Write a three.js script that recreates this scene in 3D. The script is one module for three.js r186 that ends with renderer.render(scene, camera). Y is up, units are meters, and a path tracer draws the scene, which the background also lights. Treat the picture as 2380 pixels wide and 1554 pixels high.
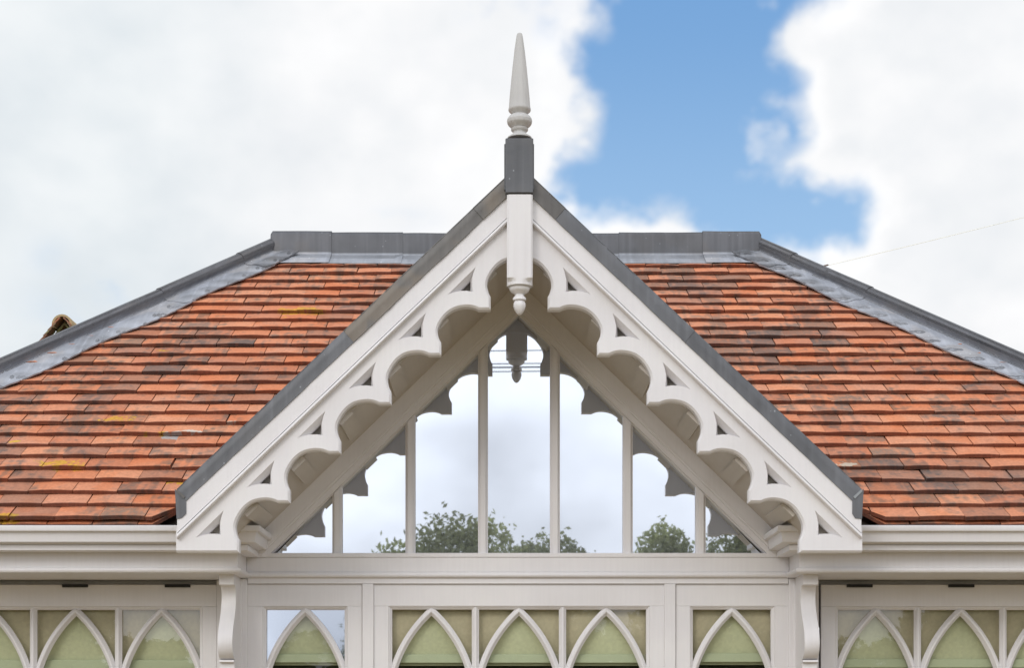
import * as THREE from 'three';
import { mergeGeometries, toCreasedNormals } from 'three/addons/utils/BufferGeometryUtils.js';
import { RoundedBoxGeometry } from 'three/addons/geometries/RoundedBoxGeometry.js';

// ------------------------------------------------------------------ camera, sky, sun, exposure
const scene = new THREE.Scene();
const EYE = 1.6, FOC = 3800, PX = 1170, PY = 1650;               // eye height; focal length and principal point of a 2380 x 1554 frame
const camera = new THREE.PerspectiveCamera(2 * Math.atan(777 / FOC) * 180 / Math.PI, 2380 / 1554, 0.1, 400);
camera.position.set(0, EYE, 0);
camera.lookAt(0, EYE, -10);
camera.setViewOffset(2380, 1554, 1190 - PX, 777 - PY, 2380, 1554);   // a shifted lens: verticals stay upright
const renderer = new THREE.WebGLRenderer();
renderer.setSize(1024, 669);
renderer.toneMapping = THREE.LinearToneMapping;
renderer.toneMappingExposure = 1.0;
renderer.shadowMap.enabled = true;

const SUN_DIR = new THREE.Vector3(-0.40, 0.50, 0.80).normalize();
const sun = new THREE.DirectionalLight(new THREE.Color(1, 0.95, 0.88), 0.7);
sun.position.copy(SUN_DIR).multiplyScalar(40);
sun.castShadow = true; sun.shadow.radius = 36; sun.shadow.mapSize.set(2048, 2048);
Object.assign(sun.shadow.camera, { left: -12, right: 12, top: 12, bottom: -12, near: 1, far: 90 });
scene.add(sun, sun.target);

// ------------------------------------------------------------------ noise
function rng(seed) { let s = seed >>> 0; return () => { s = (s + 0x6d2b79f5) | 0; let t = Math.imul(s ^ (s >>> 15), 1 | s); t = (t + Math.imul(t ^ (t >>> 7), 61 | t)) ^ t; return ((t ^ (t >>> 14)) >>> 0) / 4294967296; }; }
function h3(x, y, z) { let h = Math.imul(x, 374761393) ^ Math.imul(y, 668265263) ^ Math.imul(z, 2147483647 ^ 1013904223); h = Math.imul(h ^ (h >>> 13), 1274126177); h ^= h >>> 16; h = Math.imul(h, 2246822519); return ((h ^ (h >>> 15)) >>> 0) / 4294967296; }
const mixc = (a, b, t) => a.map((k, n) => k + (b[n] - k) * t);
const sm = (t) => t * t * (3 - 2 * t), mix = (a, b, t) => a + (b - a) * t, clamp = (x, a = 0, b = 1) => Math.min(b, Math.max(a, x)), step = (a, b, x) => sm(clamp((x - a) / (b - a)));
function n3(x, y, z) {
  const X = Math.floor(x), Y = Math.floor(y), Z = Math.floor(z), u = sm(x - X), v = sm(y - Y), w = sm(z - Z);
  return mix(mix(mix(h3(X, Y, Z), h3(X + 1, Y, Z), u), mix(h3(X, Y + 1, Z), h3(X + 1, Y + 1, Z), u), v), mix(mix(h3(X, Y, Z + 1), h3(X + 1, Y, Z + 1), u), mix(h3(X, Y + 1, Z + 1), h3(X + 1, Y + 1, Z + 1), u), v), w);
}
function fbm(x, y, z, o = 5, g = 0.5) { let a = 1, s = 0, t = 0; for (let i = 0; i < o; i++) { s += a * n3(x, y, z); t += a; a *= g; x = x * 2.03 + 17.1; y = y * 2.03 + 5.3; z = z * 2.03 + 9.7; } return s / t; }
function n2p(x, y, p, s) { const X = Math.floor(x), Y = Math.floor(y), u = sm(x - X), v = sm(y - Y), m = (a) => ((a % p) + p) % p; return mix(mix(h3(m(X), m(Y), s), h3(m(X + 1), m(Y), s), u), mix(h3(m(X), m(Y + 1), s), h3(m(X + 1), m(Y + 1), s), u), v); }
function fbmp(x, y, p, s, o = 4) { let a = 1, q = 0, t = 0; for (let i = 0; i < o; i++) { q += a * n2p(x, y, p, s + i * 31); t += a; a *= 0.5; x *= 2; y *= 2; p *= 2; } return q / t; }

// ------------------------------------------------------------------ the sky: broken white cloud with blue gaps
function makeSky() {
  const W = 4096, H = 2048, data = new Float32Array(W * H * 4);
  const D = Math.PI / 180;
  // the blue gap over the ridge, in degrees (azimuth to the right of north, elevation)
  const gap = [[3.9, 28.5], [4.6, 27], [4.4, 24.2], [3.5, 23.5], [3.1, 22.7], [2.6, 22.2], [2.5, 21.2], [3.0, 20.5], [3.1, 19.5], [2.9, 19], [2.2, 18.5], [1.7, 17.9], [2.1, 17.5], [3.5, 17.3], [5.0, 16.8], [6.3, 16.9], [7.0, 16.3], [7.8, 16.2], [9.0, 15.8], [10.0, 16.05], [10.6, 15.7], [11.3, 16.05], [12.1, 15.8], [12.2, 17.0], [11.2, 17.1], [10.3, 17.5], [8.7, 18.1], [9.3, 18.6], [10.2, 19.2], [9.0, 20.2], [9.9, 20.6], [9.3, 21.4], [9.55, 22.2], [10.3, 22.9], [11.3, 23.5], [12.2, 26], [10.5, 28], [8, 30], [5.5, 30]];
  const inGap = (a, e) => {
    let inside = false, d = 1e9;
    for (let i = 0, j = gap.length - 1; i < gap.length; j = i++) {
      const [ax, ay] = gap[i], [bx, by] = gap[j];
      if ((ay > e) !== (by > e) && a < ((bx - ax) * (e - ay)) / (by - ay) + ax) inside = !inside;
      const t = clamp(((a - ax) * (bx - ax) + (e - ay) * (by - ay)) / ((bx - ax) ** 2 + (by - ay) ** 2));
      d = Math.min(d, Math.hypot(a - ax - t * (bx - ax), e - ay - t * (by - ay)));
    }
    return inside ? d : -d;
  };
  let gr = 0, gg = 0, gb = 0;
  for (let j = 0; j < H; j++) {
    const el = ((j + 0.5) / H) * 180 - 90;
    for (let i = 0; i < W; i++) {
      const k = (j * W + i) * 4;
      data[k + 3] = 1;
      const azr = Math.abs(((i + 0.5) / W - 0.25) * 360 % 360), side = Math.min(azr, 360 - azr), far = el > 58 || (side > 50 && side < 140) || (side >= 140 && el > 30);
      if (far && el > 0 && ((i & 3) || (j & 3)) && j - (j & 3) >= H / 2) { const o = ((j - (j & 3)) * W + i - (i & 3)) * 4; data[k] = data[o]; data[k + 1] = data[o + 1]; data[k + 2] = data[o + 2]; continue; }
      if (el < 0) { data[k] = 0.09; data[k + 1] = 0.1; data[k + 2] = 0.06; continue; }
      const lon = ((i + 0.5) / W - 0.5) * 2 * Math.PI, ce = Math.cos(el * D);
      // three.js: u = atan2(dir.z, dir.x) / 2 pi + 0.5
      const x = Math.cos(lon) * ce, z = Math.sin(lon) * ce, y = Math.sin(el * D);
      const az = Math.atan2(x, -z) / D;
      const q = 1 / (y + 0.28), cx = x * q, cz = z * q;
      let blue, rim = 0;
      const fine = fbm(x * 26, y * 34, z * 26, 6, 0.56) - 0.5;
      if (Math.abs(az) < 40 && el < 42) {
        const g0 = inGap(az, el), d = g0 + fine * (g0 > 0 ? 2.4 * Math.exp(-g0 * 0.45) : 2.9); rim = Math.exp(-(((d + 0.9) / 0.7) ** 2));
        const mid = fbm(x * 13 + 5, y * 16, z * 13, 4, 0.5) - 0.5, d2 = d + mid * 1.2 + 0.22 + 0.25 * step(19, 16, el); blue = Math.pow(step(-0.55, 0.62, d2), 1.15); blue *= 1 - 0.4 * step(0.08, 0.24, mid + fine * 0.9) * step(2.6, 0.4, g0);
        // faint thin places in the cloud
        const spot = (a, e, ra, re, s) => s * Math.exp(-(((az - a) / ra) ** 2) - ((el - e) / re) ** 2) * step(-0.12, 0.2, fine);
        blue = Math.max(blue, spot(-13.2, 14.0, 1.5, 0.8, 0.55), spot(-0.3, 23.4, 1.3, 0.7, 0.6), spot(-3.6, 16.7, 1.6, 0.35, 0.3), spot(2.5, 21.0, 0.35, 0.5, 0.35), spot(-15.2, 14.9, 0.9, 0.6, 0.25), spot(-14.2, 13.1, 2.2, 1.0, 0.3), spot(1.6, 23.0, 0.8, 0.9, 0.35), spot(14.6, 14.9, 1.4, 0.5, 0.2));
      } else blue = 0;
      const wild = step(0.57, 0.68, fbm(cx * 1.3 + 4, cz * 1.3 + 2, 3.3, 6, 0.52) + fine * 0.1) * step(9, 18, el);
      blue = mix(wild, blue, step(52, 34, Math.abs(az)) * step(50, 36, el) || 0);
      if (Math.abs(az) > 52 || el > 50) blue = wild;
      // cloud body
      const body = fbm(cx * 2.2 + 9, cz * 2.2, y * 5 + 1, 5, 0.5), soft = fbm(x * 9 + 3, y * 13, z * 9, 4, 0.5);
      const back = step(70, 120, Math.abs(az));
      let w = 0.955 + (body - 0.5) * 0.30 + (soft - 0.5) * 0.34 + fine * 0.16 + 0.06 * rim;
      w *= 1 - 0.07 * step(-4, -14, az) * (1 - back) - 0.05 * step(19, 12, el) * step(8, 16, az) * (1 - back);
      w = mix(w, 1.20 + (soft - 0.5) * 0.95 + (fbm(x * 18, y * 26, z * 18 + 7, 4) - 0.5) * 0.45 + (body - 0.5) * 0.4 + 0.34 * step(2, 12, el) - 0.14, back * step(75, 45, el));
      let r = w * mix(0.995, 0.965, back), g = w * mix(1.0, 0.985, back), b = w * mix(1.0, 1.03, back);
      const cool = step(-6, -14, az) * (1 - back) * 0.02; r -= cool; const grey = (1 - back) * clamp((0.97 - w) * 0.35, 0, 0.06); r -= grey * 0.6; b += 0.012 + grey * 0.5;
      const f = step(13, 24.5, el);
      r = mix(r, mix(0.36, 0.19, f), blue); g = mix(g, mix(0.57, 0.385, f), blue); b = mix(b, mix(0.84, 0.70, f), blue);
      // overcast law: brighter towards the zenith, brighter still where the sun stands behind the cloud
      const c = x * SUN_DIR.x + y * SUN_DIR.y + z * SUN_DIR.z, ang = Math.acos(clamp(c, -1, 1)) / D;
      const up = (1 + 0.22 * step(24, 80, el)) * (1 + 0.35 * Math.exp(-((ang / 30) ** 2)));
      data[k] = r * up; data[k + 1] = g * up; data[k + 2] = b * up;
    }
  }
  const t = new THREE.DataTexture(data, W, H, THREE.RGBAFormat, THREE.FloatType);
  t.mapping = THREE.EquirectangularReflectionMapping; t.magFilter = THREE.LinearFilter; t.needsUpdate = true;
  return t;
}
const skyTex = makeSky();
scene.background = skyTex;
scene.environment = skyTex;

// ------------------------------------------------------------------ materials
const toS = (c) => 255 * (c <= 0.0031308 ? c * 12.92 : 1.055 * Math.pow(c, 1 / 2.4) - 0.055);
function tex(w, h, fn, srgb = true) {                              // fn(u, v) -> linear [r, g, b]
  const d = new Uint8Array(w * h * 4);
  for (let j = 0; j < h; j++) for (let i = 0; i < w; i++) {
    const c = fn((i + 0.5) / w, (j + 0.5) / h), k = (j * w + i) * 4;
    for (let n = 0; n < 3; n++) d[k + n] = clamp(Math.round(srgb ? toS(clamp(c[n])) : 255 * c[n]), 0, 255);
    d[k + 3] = 255;
  }
  const t = new THREE.DataTexture(d, w, h); t.wrapS = t.wrapT = THREE.RepeatWrapping; t.magFilter = THREE.LinearFilter; t.needsUpdate = true;
  if (srgb) t.colorSpace = THREE.SRGBColorSpace;
  return t;
}
const rep = (t, k) => { t.repeat.set(k, k); return t; };
const std = (o) => new THREE.MeshStandardMaterial(o);
const M = {};
{
  const paintMap = (base, s, amp) => tex(512, 512, (u, v) => {
    const a = fbmp(u * 6, v * 6, 6, s, 5) - 0.5, b = n2p(u * 170, v * 7, 170, s + 5) - 0.5, speck = n2p(u * 90, v * 90, 90, s + 9) > 0.985 ? -0.12 : 0;
    const m = 1 + a * amp + b * amp * 0.25 + speck * amp * 2;
    return [base[0] * m, base[1] * m * (1 + a * 0.01), base[2] * m * (1 - Math.abs(a) * 0.04)];
  });
  const grain = tex(256, 256, (u, v) => { const g = 0.5 + 0.5 * (fbmp(u * 60, v * 8, 60, 70, 3) - 0.5) + 0.35 * (fbmp(u * 20, v * 20, 20, 50, 3) - 0.5); return [g, g, g]; }, false);
  M.paint = std({ map: paintMap([0.72, 0.70, 0.703], 3, 0.13), bumpMap: grain, bumpScale: 0.0006, roughness: 0.5 });
  M.soffit = std({ map: paintMap([0.53, 0.485, 0.43], 13, 0.12), bumpMap: grain, bumpScale: 0.0006, roughness: 0.6 });  // darker copy of the paint: shade under the overhang put into the colour
  M.stone = std({ map: paintMap([0.51, 0.50, 0.485], 23, 0.22), bumpMap: grain, bumpScale: 0.0008, roughness: 0.8 });
  const leadMap = (base, s, tint, specks) => tex(512, 512, (u, v) => {
    const a = fbmp(u * 5, v * 5, 5, s, 5), b = fbmp(u * 60, v * 3, 60, s + 3, 3), c = fbmp(u * 16, v * 16, 16, s + 8, 3);
    let m = 0.74 + a * 0.40 + (b - 0.5) * 0.34 + (c - 0.5) * 0.26 + step(0.6, 0.75, b) * 0.06;
    const k = step(0.5, 0.68, fbmp(u * 7, v * 7, 7, s + 12, 4)) * tint;
    let r = base[0] * m, g = base[1] * m, bl = base[2] * m;
    r = mix(r, 0.21, k * 0.55); g = mix(g, 0.165, k * 0.55); bl = mix(bl, 0.115, k * 0.55);
    if (specks) { const X = Math.floor(u * 72), Y = Math.floor(v * 72), q = h3(X, Y, s); if (q > 0.975) { const d = Math.hypot(u * 72 - X - 0.5, (v * 72 - Y - 0.5) * 0.8) / (0.08 + 0.2 * h3(X, Y, s + 1) ** 2); const w = step(1, 0.3, d) * 0.6; r = mix(r, 0.5, w); g = mix(g, 0.53, w); bl = mix(bl, 0.55, w); } }
    return [r, g, bl];
  });
  const dents = tex(256, 256, (u, v) => { const g = fbmp(u * 5, v * 5, 5, 91, 4); return [g, g, g]; }, false);
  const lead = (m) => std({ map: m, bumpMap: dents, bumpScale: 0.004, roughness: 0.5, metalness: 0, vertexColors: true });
  M.lead = lead(leadMap([0.132, 0.136, 0.148], 5, 0.25, true));
  M.leadBrown = lead(leadMap([0.125, 0.118, 0.110], 15, 0.9, false));
  M.leadBlue = lead(leadMap([0.118, 0.122, 0.132], 25, 0.12, true));
  M.solder = std({ color: new THREE.Color().setRGB(0.27, 0.29, 0.3), roughness: 0.6, bumpMap: dents, bumpScale: 0.01 });
  M.black = std({ color: new THREE.Color().setRGB(0.012, 0.012, 0.012), roughness: 0.7 });
  M.dark = std({ color: new THREE.Color().setRGB(0.06, 0.05, 0.042), roughness: 0.9 });
  M.room = std({ color: new THREE.Color().setRGB(0.2, 0.19, 0.16), roughness: 0.9 });
  const wavy = tex(256, 256, (u, v) => { const g = fbmp(u * 3, v * 3, 3, 44, 2); return [g, g, g]; }, false);
  // solar-control glass of the gable: a half mirror
  M.mirror = new THREE.MeshPhysicalMaterial({ color: new THREE.Color().setRGB(0.70, 0.745, 0.81), metalness: 0.92, roughness: 0.012 });
  M.coated = new THREE.MeshPhysicalMaterial({ color: new THREE.Color().setRGB(0.50, 0.545, 0.62), metalness: 0.94, roughness: 0.02, bumpMap: wavy, bumpScale: 0.0012 });
  const pane = (r, g, b) => new THREE.MeshPhysicalMaterial({ color: new THREE.Color().setRGB(r, g, b), transmission: 1, thickness: 0, roughness: 0, ior: 1.85, bumpMap: wavy, bumpScale: 0.0012 });
  M.glass = pane(0.95, 0.98, 0.93); M.glassTint = pane(0.90, 0.86, 0.84);
  M.blind = new THREE.MeshPhysicalMaterial({ map: tex(256, 256, (u, v) => { const w = 1 + (n2p(u * 128, v * 128, 128, 8) - 0.5) * 0.12 + (fbmp(u * 4, v * 4, 4, 2, 3) - 0.5) * 0.08; return [0.61 * w, 0.605 * w, 0.425 * w]; }), roughness: 0.95 });
  M.hem = std({ color: new THREE.Color().setRGB(0.52, 0.55, 0.40), roughness: 0.95 });
  M.wire = std({ color: new THREE.Color().setRGB(0.95, 0.90, 0.68), roughness: 0.6 });
  M.cable = std({ color: new THREE.Color().setRGB(0.03, 0.03, 0.035), roughness: 0.6 });
}
// clay tiles: one weathering map laid over the whole front slope (4.8 m x 3 m) in its own metres, tinted by firing
const RW = 4.8, RH = 3.0;
const clay = [];
{
  const tileBump = tex(256, 256, (u, v) => { const g = 0.5 * fbmp(u * 60, v * 60, 60, 60, 3) + 0.5 * fbmp(u * 9, v * 9, 9, 61, 3); return [g, g, g]; }, false);
  tileBump.repeat.set(RW / 0.4, RH / 0.4);
  const lich = [[-0.945, 2.02, 0.075, 0.034], [-1.568, 0.85, 0.055, 0.030], [-1.70, 0.445, 0.075, 0.036], [-1.93, 0.64, 0.022, 0.012], [-1.42, 0.705, 0.016, 0.008], [-1.36, 0.708, 0.012, 0.007], [-1.81, 0.02, 0.03, 0.015], [-1.02, 1.93, 0.02, 0.01], [-1.5, 1.55, 0.025, 0.010], [1.62, 1.42, 0.012, 0.008], [-1.98, 0.30, 0.03, 0.02]];
  const pale = [[-1.30, 0.69, 0.035, 0.02], [-1.24, 0.72, 0.03, 0.015], [1.3, 0.43, 0.04, 0.02], [-1.05, 0.42, 0.03, 0.015]];
  const map = tex(1600, 1000, (u, v) => {
    const x = (u - 0.5) * RW, t = v * RH, f = fbm(x * 130, t * 130, 1, 2, 0.6), m = fbm(x * 34, t * 34, 3, 3, 0.55), l = fbm(x * 7, t * 5, 7, 3), w = fbm(x * 1.7, t * 1.5, 11, 2), st = fbm(x * 60, t * 5, 13, 2);
    let c = [0.565, 0.228, 0.122].map((k, n) => k * (0.80 + 0.40 * f + (m - 0.5) * 0.22 * [0.8, 1, 1.1][n]));
    const warm = step(0.45, 0.65, fbm(x * 12, t * 12, 23, 2)); c = c.map((k, n) => k * mix(1, [1.02, 0.88, 0.74][n], warm * 0.8));
    const p = step(0.45, 0.68, l * 0.55 + m * 0.40 + w * 0.34 + (st - 0.5) * 0.24 - 0.13 + (x > 0.35 && x < 1.25 && t > 1.1 && t < 2.0 ? 0.045 : 0));
    const q = p * clamp(0.30 + 1.1 * f); c = c.map((k, n) => mix(k, [0.225, 0.132, 0.092][n] * (0.75 + 0.5 * f), q));
    const d = step(0.64, 0.78, m * 0.6 + l * 0.25 + f * 0.25) * 0.25; c = c.map((k, n) => mix(k, [0.12, 0.078, 0.058][n], d));
    for (const [a, b, rx, rt] of lich) { const e = Math.hypot((x - a) / rx, (t - b) / rt); if (e < 1.7) c = mixc(c, [0.54, 0.30, 0.025].map((k) => k * (0.6 + 0.8 * f)), 0.92 * step(0.12, -0.12, e - 0.98 + (0.5 - m) * 3.0 + (0.5 - f) * 1.8)); }
    for (const [a, b, rx, rt] of pale) { const e = Math.hypot((x - a) / rx, (t - b) / rt); if (e < 1.7) c = mixc(c, [0.50, 0.50, 0.46], 0.8 * step(0.1, -0.12, e - 1 + (0.5 - m) * 3.2 + (0.5 - f) * 1.4)); }
    return c;
  });
  const tints = [[1.0, 1.0, 1.0], [1.0, 1.08, 1.16], [1.08, 1.12, 1.10], [0.92, 0.86, 0.84], [0.97, 0.94, 0.90], [0.72, 0.80, 0.92], [1.06, 1.14, 1.18], [0.84, 0.82, 0.84], [0.66, 0.76, 0.88], [1.0, 0.88, 0.76], [0.55, 0.69, 0.84], [1.02, 1.0, 0.98], [0.70, 0.74, 0.80]];
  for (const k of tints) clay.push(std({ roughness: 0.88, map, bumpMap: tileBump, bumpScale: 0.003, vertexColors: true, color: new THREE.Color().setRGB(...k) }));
}

// ------------------------------------------------------------------ geometry helpers
const P = (x, y, d) => new THREE.Vector3((x - PX) * d / FOC, EYE + (PY - y) * d / FOC, -d);   // where the sight line through (x, y) of the survey photograph meets depth d
const V = (x, y, z) => new THREE.Vector3(x, y, z);
function boxUV(g) {
  const p = g.attributes.position, n = g.attributes.normal, uv = new Float32Array(p.count * 2);
  for (let i = 0; i < p.count; i++) {
    const ax = Math.abs(n.getX(i)), ay = Math.abs(n.getY(i)), az = Math.abs(n.getZ(i));
    const [u, v] = az >= ax && az >= ay ? [p.getX(i), p.getY(i)] : ay >= ax ? [p.getX(i), p.getZ(i)] : [p.getZ(i), p.getY(i)];
    uv[i * 2] = u; uv[i * 2 + 1] = v;
  }
  g.setAttribute('uv', new THREE.BufferAttribute(uv, 2));
  return g;
}
class MB {
  constructor() { this.p = []; }
  tri(a, b, c) { for (const v of [a, b, c]) this.p.push(v.x, v.y, v.z); return this; }
  quad(a, b, c, d) { return this.tri(a, b, c).tri(a, c, d); }
  flat(pts2, to3, flip = false, holes = []) {                       // a filled polygon
    const all = [...pts2, ...holes.flat()], f = THREE.ShapeUtils.triangulateShape(pts2, holes);
    for (const t of f) { const [a, b, c] = t.map((i) => to3(all[i])); flip ? this.tri(a, c, b) : this.tri(a, b, c); }
    return this;
  }
  strip(A, B, closed = false) { for (let i = 0; i < A.length - (closed ? 0 : 1); i++) { const j = (i + 1) % A.length; this.quad(A[i], A[j], B[j], B[i]); } return this; }
  geo(crease = 0.6) {
    let g = new THREE.BufferGeometry(); g.setAttribute('position', new THREE.Float32BufferAttribute(this.p, 3));
    g.computeVertexNormals();
    if (crease) g = toCreasedNormals(g, crease);
    return boxUV(g);
  }
}
function box(x0, x1, y0, y1, z0, z1, r = 0.0025) {
  const w = x1 - x0, h = y1 - y0, d = z1 - z0;
  let g = r ? new RoundedBoxGeometry(w, h, d, 2, Math.min(r, w / 2.2, h / 2.2, d / 2.2)) : new THREE.BoxGeometry(w, h, d);
  if (g.index) g = g.toNonIndexed();
  g.translate((x0 + x1) / 2, (y0 + y1) / 2, (z0 + z1) / 2);
  return boxUV(g);
}
const merge = (list, keep) => mergeGeometries(list.map((g) => { const c = g.index ? g.toNonIndexed() : g; for (const k of Object.keys(c.attributes)) if (!['position', 'normal', 'uv', ...(keep || [])].includes(k)) c.deleteAttribute(k); return c; }));
function prism(pts2, z0, z1, crease = 0.6) {                        // polygon in x, y pushed from z0 back to z1
  const a = pts2.slice(); if (THREE.ShapeUtils.isClockWise(a)) a.reverse();
  const m = new MB();
  m.flat(a, (p) => V(p.x, p.y, z0)).flat(a, (p) => V(p.x, p.y, z1), true);
  for (let i = 0; i < a.length; i++) { const j = (i + 1) % a.length; m.quad(V(a[i].x, a[i].y, z0), V(a[i].x, a[i].y, z1), V(a[j].x, a[j].y, z1), V(a[j].x, a[j].y, z0)); }
  return m.geo(crease);
}
const v2 = (x, y) => new THREE.Vector2(x, y);
function sweepPlan(path, prof, crease = 0.7) {                      // a moulding run along a plan line [x, z] with mitred corners; profile [out, y]
  const n = []; for (let i = 0; i < path.length - 1; i++) { const dx = path[i + 1][0] - path[i][0], dz = path[i + 1][1] - path[i][1], l = Math.hypot(dx, dz); n.push([-dz / l, dx / l]); }
  const ring = path.map((p, i) => {
    const a = n[Math.max(0, i - 1)], b = n[Math.min(n.length - 1, i)], k = 1 + a[0] * b[0] + a[1] * b[1], m = [(a[0] + b[0]) / k, (a[1] + b[1]) / k];
    return prof.map(([o, y]) => V(p[0] + m[0] * o, y, p[1] + m[1] * o));
  });
  const m = new MB();
  for (let i = 0; i < ring.length - 1; i++) m.strip(ring[i + 1], ring[i], true);
  const c = prof.map(([o, y]) => v2(o, y)), idx = THREE.ShapeUtils.triangulateShape(c, []);
  for (const t of idx) { m.tri(...t.map((k) => ring[0][k])); m.tri(...t.map((k) => ring[ring.length - 1][k]).reverse()); }
  return m.geo(crease);
}
function frameRing(x0, x1, y0, y1, prof, crease = 0.5) {            // a moulding round a rectangle; profile [inset, z]
  const m = new MB(), ring = ([k, z]) => [V(x0 + k, y1 - k, z), V(x1 - k, y1 - k, z), V(x1 - k, y0 + k, z), V(x0 + k, y0 + k, z)];
  for (let i = 0; i < prof.length - 1; i++) m.strip(ring(prof[i + 1]), ring(prof[i]), true);
  return m.geo(crease);
}
const lathe = (pts, seg = 48) => { const g = new THREE.LatheGeometry(pts.map(([r, y]) => v2(r, y)), seg).toNonIndexed(); return boxUV(toCreasedNormals(g, 0.6)); };

// ------------------------------------------------------------------ objects
const used = {};
const numbered = (n) => { used[n] = (used[n] ?? -1) + 1; return used[n] ? n + '_' + String(used[n]).padStart(3, '0') : n; };
function thing(name, label, category, at = [0, 0, 0], group) {
  const o = new THREE.Group(); o.name = numbered(name); o.position.set(...at); o.userData = { label, category }; if (group) o.userData.group = group;
  scene.add(o); return o;
}
const BASE = V(0.055, 0, -6.2);
const house = thing('garden_room', 'white painted garden room with a scalloped gable, lead flashings and orange clay tile roof', 'building', BASE.toArray());
function shade(o) { o.castShadow = o.receiveShadow = true; return o; }
function part(parent, name, g, m, label) {                          // geometry in world metres, hung under its thing or part
  if (Array.isArray(g)) g = merge(g);
  const o = shade(new THREE.Mesh(g, m)); o.name = name;
  if (!g.userData.placed) { g.translate(-BASE.x, -BASE.y, -BASE.z); g.userData.placed = true; }
  if (label) o.userData.label = label;
  parent.add(o); return o;
}
function group(parent, name, label) { const o = new THREE.Group(); o.name = name; if (label) o.userData.label = label; parent.add(o); return o; }
function struct(name, g, m) { const o = shade(new THREE.Mesh(g, m)); o.name = name; o.userData.kind = 'structure'; scene.add(o); return o; }

// ------------------------------------------------------------------ ground
const MID = 0.055;                                                  // the axis of the gable
{
  const pave = std({ roughness: 0.9, map: rep(tex(256, 256, (u, v) => { const a = fbmp(u * 8, v * 8, 8, 9, 4), m = 0.8 + a * 0.4; return [0.30 * m, 0.225 * m, 0.125 * m]; }), 0.5) });
  const grass = std({ roughness: 1, map: rep(tex(256, 256, (u, v) => { const a = fbmp(u * 30, v * 30, 30, 4, 4), m = 0.6 + a * 0.8; return [0.07 * m, 0.07 * m, 0.02 * m]; }), 0.4) });
  const lawn = new THREE.CircleGeometry(160, 64).rotateX(-Math.PI / 2); struct('lawn', boxUV(lawn), grass);
  struct('terrace', box(-9, 9, 0.0, 0.06, -6.1, 2.5, 0.004), pave);
}

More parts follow.
